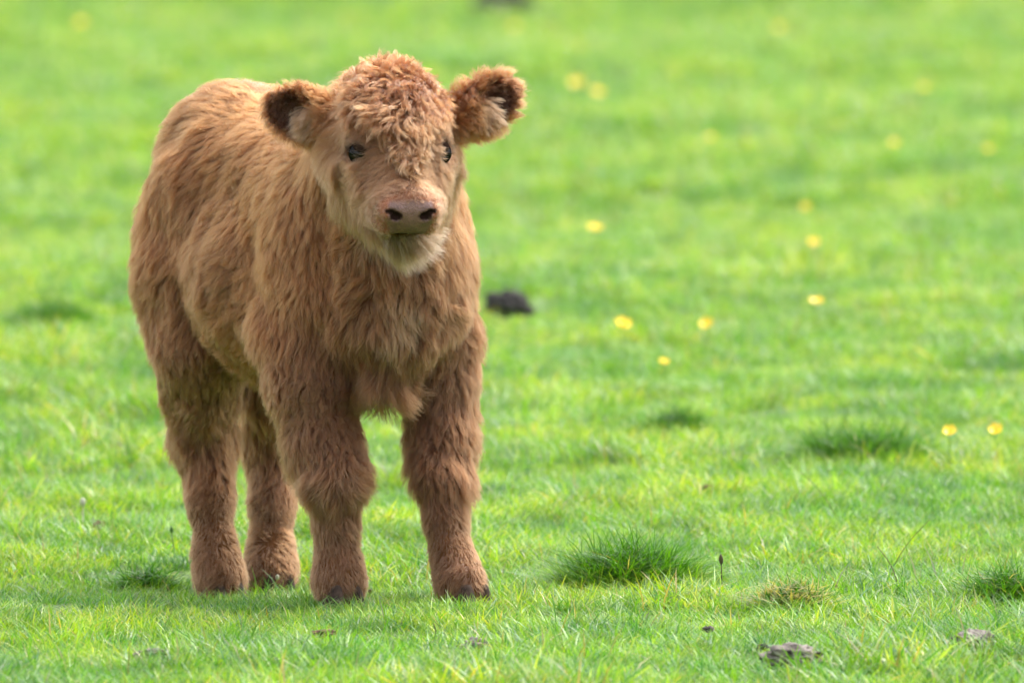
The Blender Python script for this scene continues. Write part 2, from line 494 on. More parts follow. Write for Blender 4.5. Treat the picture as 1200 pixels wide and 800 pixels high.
def petal_mesh():
    V, F = [], []
    nu, nv = 5, 5
    for i in range(nu + 1):
        t = i / nu
        wd = 0.0068 * math.sin(math.pi * (0.12 + 0.80 * t)) ** 0.8
        for j in range(nv + 1):
            s = j / nv * 2 - 1
            V.append((s * wd, 0.0015 + t * 0.0115, 0.0055 * t ** 1.5 + 0.0022 * s * s * t))
    for i in range(nu):
        for j in range(nv):
            a = i * (nv + 1) + j
            F.append((a, a + 1, a + nv + 2, a + nv + 1))
    return V, F
_pv, _pf = petal_mesh()
PETAL = None
def buttercup(px, py, label, hgt, size=1.0, seed=1):
    global PETAL
    r = random.Random(seed)
    p = on_ground(px, py, hgt)
    base = np.array([p[0], p[1], float(height(p[0], p[1])[0])])
    t = thing('buttercup', base, label, 'flower', 'yellow buttercups scattered through the pasture')
    bx, by = r.uniform(-.02, .02), r.uniform(-.02, .02)
    path = [(bx * (1 - k / 6) ** 2, by * (1 - k / 6) ** 2, hgt * k / 6) for k in range(7)]
    v, f = tube(path, 0.0011, 5)
    mesh_obj('stem', v, f, M_STEM, t)
    rx, ry, rz = r.uniform(0.25, 0.8), r.uniform(-.25, .25), r.uniform(0, 6)
    R = Matrix.Translation((0, 0, hgt)) @ Matrix.Rotation(rx, 4, 'X') @ Matrix.Rotation(ry, 4, 'Y')
    for k in range(5):
        if PETAL is None:
            o = mesh_obj('petal', _pv, _pf, M_PETAL, t); PETAL = o.data
        else:
            o = mesh_obj('petal', None, None, None, t, me=PETAL)
        o.matrix_basis = R @ Matrix.Rotation(rz + k * 2 * math.pi / 5, 4, 'Z') @ Matrix.Scale(size, 4)
    # domed heart
    V, F = [], []
    for i in range(4):
        a = i / 3 * math.pi / 2
        for j in range(8):
            b = j * math.pi / 4
            V.append((0.0034 * math.cos(a) * math.cos(b), 0.0034 * math.cos(a) * math.sin(b), 0.001 + 0.0035 * math.sin(a)))
    for i in range(3):
        for j in range(8): F.append((i * 8 + j, i * 8 + (j + 1) % 8, i * 8 + 8 + (j + 1) % 8, i * 8 + 8 + j))
    h = mesh_obj('heart', V, F, M_HEART, t); h.matrix_basis = R @ Matrix.Scale(size, 4)
for k, (px, py, lb, hg, sz) in enumerate([
    (676, 100, 'left buttercup of the blurred pair right of the calf\'s ear', .12, 1.7),
    (700, 110, 'right, slightly lower buttercup of the blurred pair beside the calf\'s ear', .12, 1.7),
    (603, 32, 'faint buttercup above the calf\'s ear, just under the dark mud heap', .10, 1.2),
    (913, 37, 'topmost buttercup in the right half of the field', .12, 1.3),
    (95, 25, 'lone buttercup in the top left corner, far behind the calf', .12, 1.6),
    (697, 269, 'buttercup level with the calf\'s nose, to the right of its chest', .10, 1.3),
    (954, 285, 'faint buttercup above and left of the bright middle one on the right', .08, 1.1),
    (957, 355, 'bright buttercup in the middle of the right half', .10, 1.2),
    (730, 380, 'bright buttercup with white glints, right of the dark mud clod', .10, 1.25),
    (828, 380, 'paler buttercup right of the bright one near the dark clod', .08, 1.05),
    (778, 425, 'faint low buttercup below the two beside the dark clod', .06, .8),
    (1113, 506, 'left of two sharp buttercups above the large tussock at the right edge', .08, .95),
    (1167, 504, 'right of two sharp buttercups, close to the right edge', .08, .95),
    (1048, 168, 'faint buttercup in the upper right, below the blurred dark clod', .09, 1.0),
    (1158, 171, 'faint buttercup close to the right edge, upper field', .08, .9),
    (1083, 103, 'buttercup standing right above the blurred dark clod, upper right', .09, 1.0),
    (833, 160, 'faint buttercup in the upper middle of the right field', .06, 1.1),
    (944, 243, 'very faint buttercup in the upper field, middle of the right half', .05, .9),
]):
    buttercup(px, py, lb, hg, sz, 50 + k)

# ------------------------------------------------------------------ stalks
def stalk(px, py, top, label, m, width=0.0009, seedhead=0.0, name='grass_stalk', bend=0.0):
    """stalk rooted at pixel px,py, tip near pixel top"""
    p = on_ground(px, py)
    tip = W(top[0], top[1], p[1] - 0.01) - p
    pts = []
    for k in range(9):
        t = k / 8
        q = tip * t
        q = q + np.array([bend * math.sin(math.pi * t), 0.01 * math.sin(math.pi * t), 0])
        pts.append(q)
    rad = np.linspace(width, width * 0.6, 9)
    t_ = thing(name, p, label, 'grass stalk')
    v, f = tube(pts, rad, 5)
    mesh_obj('stem', v, f, m, t_)
    if seedhead > 0:
        a = np.array(pts[-1]); d = vunit(a - np.array(pts[-2]))
        pp = [a + d * seedhead * u for u in np.linspace(-0.5, 0.5, 6)]
        v, f = tube(pp, [width * .8, width * 2.2, width * 3, width * 2.8, width * 2, width * .6], 6)
        mesh_obj('seed_head', v, f, m, t_)
stalk(847, 700, (845, 655), 'dark seeded stalk standing right of the front tussock', M_STALK_D, .0012, .02)
stalk(1052, 700, (1028, 640), 'thin dark leaning stalk in the lower right', M_STALK_D, .0009, 0, bend=.01)
stalk(1000, 700, (1001, 675), 'short pale upright stalk right of the matted tussock', M_STALK_L, .0012, .0)
stalk(97, 622, (97, 588), 'white bleached stalk standing left of the calf', M_STALK_L, .0016, .02)
stalk(205, 656, (201, 620), 'grey green seed stalk beside the calf\'s hind leg', M_STALK_G, .001, .015)
stalk(514, 702, (512, 655), 'pale green blade rising before the calf\'s stepping front hoof', M_STALK_L, .0012, 0)
stalk(322, 700, (325, 676), 'pale seed stalk between the hind and front hooves', M_STALK_L, .0011, .014)
stalk(430, 705, (434, 692), 'short dark seed head right of the middle front hoof', M_STALK_D, .0012, .012)
stalk(502, 760, (508, 730), 'thin forked brown twig in the grass below the front hoof', M_STALK_D, .001, 0, bend=.006)
stalk(985, 620, (938, 552), 'long fine grey stalk leaning left over the grass at the right', M_STALK_D, .0007, 0, bend=.01)
stalk(1040, 690, (1090, 608), 'long fine stalk leaning right over the grass at the right', M_STALK_D, .0007, 0, bend=-.012)

build_grass()

# ================================================================== the calf
TH = math.radians(28)
FW = np.array([math.sin(TH), -math.cos(TH), 0.0]); LF = np.array([math.cos(TH), math.sin(TH), 0.0]); UP = np.array([0, 0, 1.0])
O = np.array([-0.202, 16.76, 0.0])
def B(f, l, u): return O + FW * f + LF * l + UP * u
# head frame: a to the nose, b to the animal's left, c up
YAW, HP = math.radians(11), math.radians(38)
HA = np.array([math.sin(YAW) * math.cos(HP), -math.cos(YAW) * math.cos(HP), -math.sin(HP)])
HB = np.array([math.cos(YAW), math.sin(YAW), 0.0])
HC = np.cross(HB, HA); HC = vunit(HC if HC[2] > 0 else -HC)
NOSE = W(482, 250, 16.42)
POLL = NOSE - HA * 0.24
def H(a, b, c): return POLL + HA * a + HB * b + HC * c

PR = []   # primitives
def cone(a, b, ra, rb, k=0.03, g='trunk'): PR.append(('c', np.array(a), np.array(b), ra, rb, k, g))
def ell(c, ax, rad, k=0.03, g='trunk', sub=False): PR.append(('e', np.array(c), np.array(ax), np.array(rad), None, k, g, sub))
BODYAX = np.array([FW, LF, UP]); HEADAX = np.array([HA, HB, HC])

# trunk
cone(B(-0.06, 0, .575), B(-.47, 0, .610), .120, .100, .05)
cone(B(-0.02, 0, .46), B(-.24, 0, .465), .125, .148, .05)
cone(B(-.24, 0, .465), B(-.455, 0, .50), .141, .118, .05)
ell(B(-.09, 0, .615), BODYAX, (.13, .075, .085), .05)          # withers
ell(B(-.45, 0, .660), BODYAX, (.12, .095, .085), .05)           # croup
for s in (-1, 1):
    ell(B(-.42, s * .088, .585), BODYAX, (.06, .042, .06), .05)  # hip bones
    ell(B(-.02, s * .078, .47), BODYAX, (.085, .065, .15), .04)  # shoulders
    ell(B(-.465, s * .068, .49), BODYAX, (.105, .064, .13), .04)  # haunches
ell(B(.085, -.010, .45), BODYAX, (.064, .064, .11), .035)             # breast
ell(B(.075, -.022, .354), BODYAX, (.044, .044, .046), .02)            # brisket
# neck
cone(B(-.02, 0, .56), H(.0, 0, -.05), .125, .080, .05, 'neck')
cone(B(.05, 0, .47), H(.05, 0, -.085), .105, .055, .05, 'neck')
# legs from the photograph's outlines; (px, py, Y, r)
def leg(pts, g='leg', k=0.025):
    q = [W(a, b, y) for a, b, y, r in pts]
    for i in range(len(q) - 1):
        cone(q[i], q[i + 1], pts[i][3], pts[i + 1][3], k + (.025 if q[i][2] > .34 else 0), g)
    return q
LEG_FR = leg([(372, 345, 16.80, .060), (368, 400, 16.76, .062), (367, 450, 16.73, .057), (378, 520, 16.71, .047), (390, 560, 16.69, .040), (393, 612, 16.70, .0265), (396, 655, 16.70, .027), (397, 680, 16.69, .032), (397, 690, 16.685, .029)])
LEG_FL = leg([(496, 345, 16.84, .046), (503, 390, 16.80, .050), (513, 450, 16.79, .049), (517, 510, 16.77, .041), (517, 555, 16.74, .034), (522, 610, 16.72, .0245), (530, 652, 16.70, .026), (540, 682, 16.68, .031), (544, 692, 16.674, .028)])
LEG_HR = leg([(232, 330, 17.12, .080), (235, 400, 17.10, .058), (234, 450, 17.14, .050), (238, 515, 17.19, .040), (246, 590, 17.14, .0285), (253, 648, 17.11, .029), (258, 677, 17.095, .033), (260, 692, 17.09, .030)])
LEG_HL = leg([(330, 400, 17.24, .070), (322, 450, 17.28, .048), (320, 515, 17.34, .038), (319, 590, 17.29, .029), (317, 650, 17.26, .030), (317, 673, 17.245, .033), (318, 690, 17.24, .031)])
# head
ell(H(.055, 0, -.012), HEADAX, (.088, .066, .062), .03, 'head')
ell(H(.030, 0, .018), HEADAX, (.05, .055, .04), .03, 'head')
for s in (-1, 1):
    ell(H(.080, s * .042, -.038), HEADAX, (.060, .029, .046), .04, 'head')
    ell(H(.145, s * .032, -.036), HEADAX, (.045, .020, .032), .035, 'head')
    ell(H(.092, s * .050, .018), HEADAX, (.034, .021, .018), .02, 'head')   # brow
    cone(H(.06, s * .042, -.062), H(.165, s * .022, -.055), .042, .028, .03, 'head')
    ell(H(.115, s * .050, -.022), HEADAX, (.038, .022, .026), .025, 'head')   # cheekbone
cone(H(.095, 0, -.008), H(.195, 0, -.014), .052, .036, .03, 'head')
ell(H(.206, 0, -.021), HEADAX, (.036, .047, .034), .02, 'muzzle')
for s in (-1, 1): ell(H(.222, s * .026, -.008), HEADAX, (.020, .019, .018), .012, 'muzzle')
ell(H(.188, 0, -.064), HEADAX, (.034, .032, .022), .014, 'chin')
for s in (-1, 1): ell(H(.214, s * .027, -.036), HEADAX, (.022, .021, .0185), .010, 'muzzle')
# nostrils, mouth line, eye sockets carved
for s in (-1, 1):
    ell(H(.2475, s * .0215, -.007), HEADAX, (.014, .0092, .0072), .003, 'cut', True)
    ell(H(.2440, s * .0285, -.001), HEADAX, (.011, .0085, .0036), .003, 'cut', True)
ell(H(.2470, 0, -.0475), HEADAX, (.040, .024, .0030), .003, 'cut', True)
for s in (-1, 1):
    ax = np.array([HA, vunit(HB * s - HC * .58), vunit(HC + HB * s * .58)])
    ell(H(.230, s * .029, -.0550), ax, (.034, .020, .0030), .003, 'cut', True)
EYES = []
for s in (-1, 1):
    e = H(.108, s * .0505, .010)
    EYES.append((s, e))
    ell(e + HB * s * .010 + HA * .008, HEADAX, (.0155, .013, .0115), .006, 'cut', True)
# ears: cupped leaves
def ear(base, tip, face, rl, rw, rt, cup):
    base, tip = np.array(base), np.array(tip)
    x = vunit(tip - base); n = vunit(face - x * np.dot(face, x)); w = np.cross(n, x)
    c = (base + tip) / 2
    ax = np.array([x, w, n])
    ell(c, ax, (rl, rw, rt), .012, 'ear')
    cone(base - x * .02, c, .018, .02, .02, 'ear')
    ell(c + x * .010 + n * (rt * 1.0) , ax, (rl * .80, rw * .88, rt * cup), .005, 'cut', True)
    return c, x, w, n
EARS = [ear(W(390, 143, 16.61), W(315, 122, 16.63), np.array([-.15, -1, -.25]), .053, .036, .016, 1.25),
        ear(W(540, 140, 16.63), W(603, 104, 16.66), np.array([.15, -1, -.25]), .049, .037, .016, 1.25)]
# tail
cone(B(-.575, 0, .63), B(-.625, 0, .52), .022, .016, .03, 'tail')
cone(B(-.625, 0, .52), B(-.63, 0, .34), .016, .011, .02, 'tail')

def dist(p, q):
    if p[0] == 'c':
        a, b, ra, rb = p[1:5]
        ab = b - a
        t = np.clip(((q - a) @ ab) / (ab @ ab), 0, 1)
        return np.linalg.norm(q - (a + t[..., None] * ab), axis=-1) - (ra + (rb - ra) * t)
    c, ax, r = p[1], p[2], p[3]
    l = (q - c) @ ax.T
    k0 = np.linalg.norm(l / r, axis=-1)
    k1 = np.linalg.norm(l / (r * r), axis=-1)
    return np.where(k1 > 1e-6, k0 * (k0 - 1) / np.maximum(k1, 1e-6), -r.min())
def smin(a, b, k):
    h = np.clip(0.5 + 0.5 * (b - a) / k, 0, 1)
    return b + (a - b) * h - k * h * (1 - h)

def sdf_mesh(step):
    lo = np.array([-0.66, 16.28, -0.05]); hi = np.array([0.06, 17.56, 0.86])
    n = np.ceil((hi - lo) / step).astype(int) + 1
    V = np.full(tuple(n), 1.0, dtype=np.float32)
    axs = [lo[i] + np.arange(n[i]) * step for i in range(3)]
    for p in PR:
        sub = p[0] == 'e' and p[7]
        k = p[5]
        if p[0] == 'c':
            r = max(p[3], p[4]); mn = np.minimum(p[1], p[2]) - r; mx = np.maximum(p[1], p[2]) + r
        else:
            e = np.abs(p[2].T * p[3]).sum(1); mn, mx = p[1] - e, p[1] + e
        m = k + 3 * step + .01
        i0 = np.maximum(((mn - m - lo) / step).astype(int), 0); i1 = np.minimum(((mx + m - lo) / step).astype(int) + 2, n)
        sl = tuple(slice(i0[i], i1[i]) for i in range(3))
        q = np.stack(np.meshgrid(*[axs[i][sl[i]] for i in range(3)], indexing='ij'), -1)
        d = dist(p, q)
        if sub: V[sl] = -smin(-V[sl], d, k)
        else: V[sl] = smin(V[sl], d, k)
    # surface nets
    S = V < 0
    cn = tuple(n - 1)
    cnt = np.zeros(cn, np.int8)
    for dx in (0, 1):
        for dy in (0, 1):
            for dz in (0, 1):
                cnt += S[dx:dx + cn[0], dy:dy + cn[1], dz:dz + cn[2]]
    act = (cnt > 0) & (cnt < 8)
    ci = np.argwhere(act)
    vid = np.full(cn, -1, np.int64); vid[act] = np.arange(len(ci))
    acc = np.zeros((len(ci), 3)); w = np.zeros(len(ci))
    cor = [(a, b, c) for a in (0, 1) for b in (0, 1) for c in (0, 1)]
    for a in cor:
        for ax in range(3):
            if a[ax]: continue
            b = list(a); b[ax] = 1
            va = V[ci[:, 0] + a[0], ci[:, 1] + a[1], ci[:, 2] + a[2]]; vb = V[ci[:, 0] + b[0], ci[:, 1] + b[1], ci[:, 2] + b[2]]
            x = (va < 0) != (vb < 0)
            t = np.where(x, va / np.where(x, va - vb, 1), 0)
            pt = np.tile(np.array(a, float), (len(ci), 1)); pt[:, ax] = t
            acc[x] += pt[x]; w[x] += 1
    verts = lo + (ci + acc / w[:, None]) * step
    F = []
    for ax in range(3):
        u, v = [(1, 2), (2, 0), (0, 1)][ax]
        A = S.take(range(0, n[ax] - 1), ax); Bq = S.take(range(1, n[ax]), ax)
        e = np.argwhere(A != Bq)
        e = e[(e[:, u] > 0) & (e[:, v] > 0) & (e[:, u] < n[u] - 1) & (e[:, v] < n[v] - 1)]
        ins = S[e[:, 0], e[:, 1], e[:, 2]]
        def at(du, dv):
            c = e.copy(); c[:, u] += du; c[:, v] += dv
            return vid[c[:, 0], c[:, 1], c[:, 2]]
        f = np.stack([at(-1, -1), at(0, -1), at(0, 0), at(-1, 0)], 1)
        f[~ins] = f[~ins][:, ::-1]
        F.append(f)
    F = np.concatenate(F)
    F = F[(F >= 0).all(1)]
    return verts, F

def group_d(q, g):
    d = np.full(len(q), 1.0)
    for p in PR:
        if p[6] == g: d = np.minimum(d, dist(p, q))
    return d

import time
_t = time.time()
ROOT = np.array([-0.30, 16.95, 0.0])
calf = thing('highland_calf', ROOT, 'shaggy ginger brown calf standing on the pasture, looking at the viewer', 'calf')
MV, MF = sdf_mesh(0.0032)
print('calf mesh', len(MV), len(MF), time.time() - _t)

MV = MV + vunit(MV - O - UP * .45) * ((noise(MV * 11, 21) * .009 + noise(MV * 24, 22) * .005) * smooth(.30, .45, MV[:, 2]) * smooth(.24, .38, np.linalg.norm(MV - POLL, axis=1)))[:, None]
# regions on the vertices
gd = {g: group_d(MV, g) for g in ('trunk', 'neck', 'leg', 'head', 'muzzle', 'chin', 'ear', 'tail', 'cut')}
hl = (MV - POLL) @ HEADAX.T                      # head coordinates of every vertex
isear = smooth(.012, .0, gd['ear']) * (gd['head'] > .004)
near_head = np.minimum(np.minimum(gd['head'], gd['muzzle']), gd['chin'])
ishead = smooth(.025, .0, near_head) * (1 - isear)
isleg = smooth(.03, .0, gd['leg'] - np.minimum(gd['trunk'], .06) * .6) * smooth(.42, .33, MV[:, 2])
lowleg = smooth(.22, .12, MV[:, 2])
skin = smooth(.205, .232, hl[:, 0]) * smooth(-.050, -.046, hl[:, 2]) * (np.minimum(gd['muzzle'], gd['head']) < .02)
eyed = np.minimum(np.linalg.norm(MV - EYES[0][1], axis=1), np.linalg.norm(MV - EYES[1][1], axis=1))

# skin colours
BR = np.array([0.085, 0.038, 0.016])
colv = np.tile(BR, (len(MV), 1))
nosepad = smooth(.226, .232, hl[:, 0] + .15 * (hl[:, 2] + .012)) * smooth(-.052, -.049, hl[:, 2]) * smooth(.036, .030, np.abs(hl[:, 1]) + .35 * np.maximum(-.022 - hl[:, 2], 0))
pink = np.array([0.27, 0.105, 0.060]); nose_c = np.array([0.170, 0.084, 0.064]); dark = np.array([0.022, 0.011, 0.009])
colv = colv * (1 - skin[:, None]) + pink * skin[:, None]
colv = colv * (1 - nosepad[:, None]) + nose_c * nosepad[:, None]
nost = np.full(len(MV), 1.0)
for s in (-1, 1):
    nost = np.minimum(nost, np.linalg.norm((MV - H(.2360, s * .0305, .0005)) @ HEADAX.T / np.array([1, .80, .42]), axis=1))
    nost = np.minimum(nost, np.linalg.norm((MV - H(.2385, s * .0215, -.006)) @ HEADAX.T / np.array([1, .95, .8]), axis=1))
kn = smooth(.0118, .0085, nost)[:, None]
colv = colv * (1 - kn) + dark * kn
km = (smooth(.0048, .0028, np.abs(hl[:, 2] + .0475 + 9.0 * hl[:, 1] ** 2)) * (hl[:, 0] > .17) * (np.abs(hl[:, 1]) < .05) * (gd['muzzle'] < .02))[:, None]
colv = colv * (1 - km) + dark * 1.5 * km
ke = smooth(.030, .020, eyed)[:, None]
colv = colv * (1 - ke) + np.array([.03, .018, .012]) * ke

def skin_material():
    m, nt, b = mat('calf_skin')
    at = nt.nodes.new('ShaderNodeAttribute'); at.attribute_name = 'col'
    tc = nt.nodes.new('ShaderNodeNewGeometry')
    v = nt.nodes.new('ShaderNodeTexVoronoi'); v.inputs['Scale'].default_value = 420
    n = nt.nodes.new('ShaderNodeTexNoise'); n.inputs['Scale'].default_value = 90; n.inputs['Detail'].default_value = 5
    for k in (v, n): nt.links.new(tc.outputs['Position'], k.inputs['Vector'])
    r = nt.nodes.new('ShaderNodeValToRGB')
    r.color_ramp.elements[0].position = .3; r.color_ramp.elements[0].color = (.72, .70, .70, 1)
    r.color_ramp.elements[1].position = .7; r.color_ramp.elements[1].color = (1.2, 1.18, 1.18, 1)
    nt.links.new(n.outputs[0], r.inputs[0])
    mx = nt.nodes.new('ShaderNodeMix'); mx.data_type = 'RGBA'; mx.blend_type = 'MULTIPLY'; mx.inputs[0].default_value = 1
    nt.links.new(at.outputs['Color'], mx.inputs[6]); nt.links.new(r.outputs[0], mx.inputs[7])
    nt.links.new(mx.outputs[2], b.inputs['Base Color'])
    b.inputs['Roughness'].default_value = .34
    mm = nt.nodes.new('ShaderNodeMath'); mm.operation = 'MULTIPLY'; mm.inputs[1].default_value = .5
    nt.links.new(at.outputs['Alpha'], mm.inputs[0]); nt.links.new(mm.outputs[0], b.inputs['Specular IOR Level'])
    b.inputs['Subsurface Weight'].default_value = 0.0
    bp = nt.nodes.new('ShaderNodeBump'); bp.inputs['Distance'].default_value = .0012; bp.inputs['Strength'].default_value = .6
    nt.links.new(v.outputs['Distance'], bp.inputs['Height']); nt.links.new(bp.outputs[0], b.inputs['Normal'])
    return m
body = mesh_obj('body', MV - ROOT, MF, skin_material(), calf, cols=np.column_stack([colv, nosepad * (1 - kn[:, 0])]))

# ------------------------------------------------------------------ fur
def fur_material(name, rough=0.50):
    m = bpy.data.materials.new(name); m.use_nodes = True
    nt = m.node_tree; nt.nodes.remove(nt.nodes['Principled BSDF'])
    out = nt.nodes['Material Output']
    h = nt.nodes.new('ShaderNodeBsdfHairPrincipled')
    h.parametrization = 'COLOR'
    h.inputs['Roughness'].default_value = rough
    h.inputs['Radial Roughness'].default_value = 0.7
    h.inputs['Random Roughness'].default_value = 0.1
    h.inputs['IOR'].default_value = 1.45
    at = nt.nodes.new('ShaderNodeAttribute'); at.attribute_name = 'hair_col'
    nt.links.new(at.outputs['Color'], h.inputs['Color'])
    nt.links.new(h.outputs[0], out.inputs[0])
    return m
M_FUR = fur_material('calf_fur')

# corner normals
fn = np.cross(MV[MF[:, 2]] - MV[MF[:, 0]], MV[MF[:, 3]] - MV[MF[:, 1]])
VN = np.zeros_like(MV)
for k in range(4): np.add.at(VN, MF[:, k], fn)
VN = vunit(VN)
AREA = np.linalg.norm(fn, axis=1) / 2

def sample(n, weight_v):
    wf = AREA * weight_v[MF].mean(1)
    cdf = np.cumsum(wf); cdf /= cdf[-1]
    f = np.searchsorted(cdf, RNG.random(n)); f = np.minimum(f, len(MF) - 1)
    u, v = RNG.random(n), RNG.random(n)
    w = np.stack([(1 - u) * (1 - v), u * (1 - v), u * v, (1 - u) * v], 1)
    def ip(a):
        x = a[MF[f]]
        return (x * (w[:, :, None] if x.ndim == 3 else w)).sum(1)
    return ip

def curves_object(name, pts, rad, cols, parent, m):
    """pts (N,K,3) world, rad (K,) or (N,K), cols (N,K,3)"""
    N, K = pts.shape[:2]
    cd = bpy.data.hair_curves.new(name)
    cd.add_curves([K] * N)
    cd.position_data.foreach_set('vector', (pts - ROOT).astype(np.float32).ravel())
    ra = cd.attributes.get('radius') or cd.attributes.new('radius', 'FLOAT', 'POINT')
    ra.data.foreach_set('value', np.broadcast_to(rad, (N, K)).astype(np.float32).ravel())
    ca = cd.attributes.new('hair_col', 'FLOAT_COLOR', 'POINT')
    c4 = np.ones((N, K, 4), np.float32); c4[:, :, :3] = cols
    ca.data.foreach_set('color', c4.ravel())
    cd.materials.append(m)
    o = bpy.data.objects.new(name, cd)
    COL.objects.link(o); o.parent = parent
    return o

def nearest(pts, cent):
    kd = kdtree.KDTree(len(cent))
    for i, c in enumerate(cent): kd.insert(c, i)
    kd.balance()
    return np.array([kd.find(p)[1] for p in pts])

def grow(P, N, D, L, lift, droop, K=7):
    """curves from roots P leaving along N and bending to the lie direction D"""
    T = D - N * (D * N).sum(1, keepdims=True); T = vunit(T)
    pts = np.zeros((len(P), K, 3)); pts[:, 0] = P - N * .001
    for i in range(1, K):
        t = (i - .5) / (K - 1)
        l = (lift * (1 - .55 * t))[:, None]
        d = vunit(N * l + T * (1 - l * .5) + np.array([0, 0, -1.0]) * (droop * t)[:, None])
        pts[:, i] = pts[:, i - 1] + d * (L / (K - 1))[:, None]
    return pts

CREAM = np.array([0.25, 0.142, 0.080]); GINGER = np.array([0.170, 0.0525, 0.0115]); BROWN = np.array([0.101, 0.0385, 0.0132])
LIGHT = np.array([0.164, 0.061, 0.019]); DARKB = np.array([0.052, 0.021, 0.010])
def mixc(c, d, k): return c * (1 - k[:, None]) + d * k[:, None]

def coat(n_hair, n_clump):
    wv = np.ones(len(MV))
    wv *= 1 + 2.2 * ishead + 1.0 * isear
    wv *= 1 - .0 * lowleg
    wv *= np.where(MV[:, 2] < 0.017 + np.where(MV[:, 1] > 16.95, -.024, 0), 0.02, 1)
    wv *= 1 - smooth(.3, .9, np.maximum(nosepad, np.maximum(kn[:, 0], km[:, 0]))) 
    wv *= smooth(.0230, .0280, eyed)
    lip = smooth(.009, .004, np.abs(hl[:, 2] + .0475 + 9.0 * hl[:, 1] ** 2)) * (hl[:, 0] > .20) * (np.abs(hl[:, 1]) < .047)
    wv *= 1 - .85 * lip
    front = (VN * np.array([.25, -1, .25])).sum(1)
    wv *= .35 + .65 * smooth(-.6, .1, front)         # thinner on the side turned away
    ip = sample(n_hair, wv)
    P = ip(MV); N = vunit(ip(VN))
    A = {k: ip(v) for k, v in (('head', ishead), ('ear', isear), ('leg', isleg), ('low', lowleg), ('skin', skin))}
    h = (P - POLL) @ HEADAX.T
    b = (P - O) @ BODYAX.T
    n = len(P)
    # ---- lie direction
    D = np.tile(-FW * .45 - UP * .8, (n, 1))
    side = np.sign(b[:, 1])[:, None] * LF
    D += side * .25
    # whorls on the flank and shoulder
    for wl, wz in ((-.30, .52),):
        qf, qz = b[:, 0] - wl, b[:, 2] - wz
        kk = np.exp(-(qf ** 2 + qz ** 2) / .05 ** 2)[:, None]
        D += kk * (FW * (-qz)[:, None] + UP * qf[:, None]) * 14
    top = smooth(.60, .72, P[:, 2])[:, None]
    D = D * (1 - top * .6) + (-FW * .9 + side * .5) * top
    frontchest = smooth(-.02, .08, b[:, 0])[:, None] * (1 - A['head'][:, None])
    D = D * (1 - frontchest) + (-UP * 1.0 + side * .12 + FW * .15) * frontchest
    lg = A['leg'][:, None]
    D = D * (1 - lg) + (-UP * 1.0 - FW * .12) * lg
    # face: out from the middle line, back over the cheeks and down
    sb = np.sign(h[:, 1])[:, None] * smooth(0, .02, np.abs(h[:, 1]))[:, None]
    under = smooth(-.02, -.07, h[:, 2])[:, None]
    Dh = -HA * .55 + HB * sb * .75 - UP * .55
    Dh = Dh * (1 - under) + (-UP * .95 - HA * .35 + HB * sb * .25) * under
    bridge = (smooth(.13, .17, h[:, 0]) * smooth(-.03, .0, h[:, 2]))[:, None]
    Dh = Dh * (1 - bridge) + (HA * -.2 + HB * sb * .55 - UP * .6) * bridge
    hd = A['head'][:, None]
    D = D * (1 - hd) + Dh * hd
    for (c, x, w, nn), s in zip(EARS, (-1, 1)):
        m = (A['ear'] > .3) & (np.sign(P[:, 0] - POLL[0]) == s)
        q = P[m] - c
        D[m] = x * .8 + w * (q @ w)[:, None] * 22 - UP * .25 + vunit(q) * .3
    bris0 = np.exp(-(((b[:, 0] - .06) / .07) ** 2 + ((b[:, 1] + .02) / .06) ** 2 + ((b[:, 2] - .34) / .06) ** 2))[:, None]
    D = vunit(D) * (1 - .55 * bris0) + noise3(P * 40, 41) * .4 * bris0
    D = vunit(D)
    D += noise3(P * 9, 1) * .42 + noise3(P * 24, 3) * .68 + noise3(P * 60, 5) * .35 + RNG.normal(0, .10, P.shape)
    D = vunit(D)
    # ---- length and lift
    L = np.full(n, .034)
    L += .010 * smooth(.0, .06, b[:, 0]) * (1 - A['head'])
    L = L * (1 - A['leg']) + .026 * A['leg']
    L = L * (1 - A['low']) + .015 * A['low']
    kneefeather = np.exp(-((P[:, 2] - .19) / .05) ** 2) * A['leg']
    L += .015 * kneefeather
    bris = np.exp(-(((b[:, 0] - .08) / .06) ** 2 + ((b[:, 1] + .02) / .06) ** 2 + ((b[:, 2] - .31) / .07) ** 2))
    L += .004 * bris
    Lh = .016 + .024 * smooth(.15, .06, h[:, 0]) * smooth(.02, -.01, h[:, 2]) + .036 * smooth(-.047, -.07, h[:, 2]) * smooth(.07, .11, h[:, 0])
    Lh = Lh * (1 - .75 * smooth(.19, .225, h[:, 0]) * smooth(-.05, -.045, h[:, 2]))
    L = L * (1 - A['head']) + Lh * A['head']
    L = L * (1 - A['ear']) + .0225 * A['ear']
    cl_noise = noise(P * 14, 5)
    L *= (1 + .32 * cl_noise) * RNG.uniform(.65, 1.12, n)
    lift = .50 + .30 * noise(P * 22, 6) + .18 * noise(P * 55, 7) + RNG.normal(0, .10, n)
    lift = lift * (1 - A['low'] * .35) - .12 * A['head'] * (h[:, 0] > .12)
    lift = np.clip(lift + .35 * A['ear'], .08, 1.1)
    droop = np.full(n, .35)
    pts = grow(P, N, D, L, lift, droop)
    # ---- clumps
    ci = RNG.choice(n, n_clump, replace=False)
    near = nearest(P.tolist(), P[ci].tolist())
    cp = pts[ci][near]
    Lc = (L / np.maximum(L[ci][near], 1e-4))[:, None, None]
    rootoff = pts[:, :1] - cp[:, :1]
    target = cp[:, :1] + (cp - cp[:, :1]) * np.clip(Lc, .5, 1.6)
    K = pts.shape[1]
    t = np.linspace(0, 1, K)[None, :, None]
    cs = np.clip(.30 + .55 * RNG.random(n_clump)[near] - .25 * A['low'], .0, .9)[:, None, None]
    cs = cs * (1 - .45 * A['head'][:, None, None])
    kk = cs * t ** 1.1
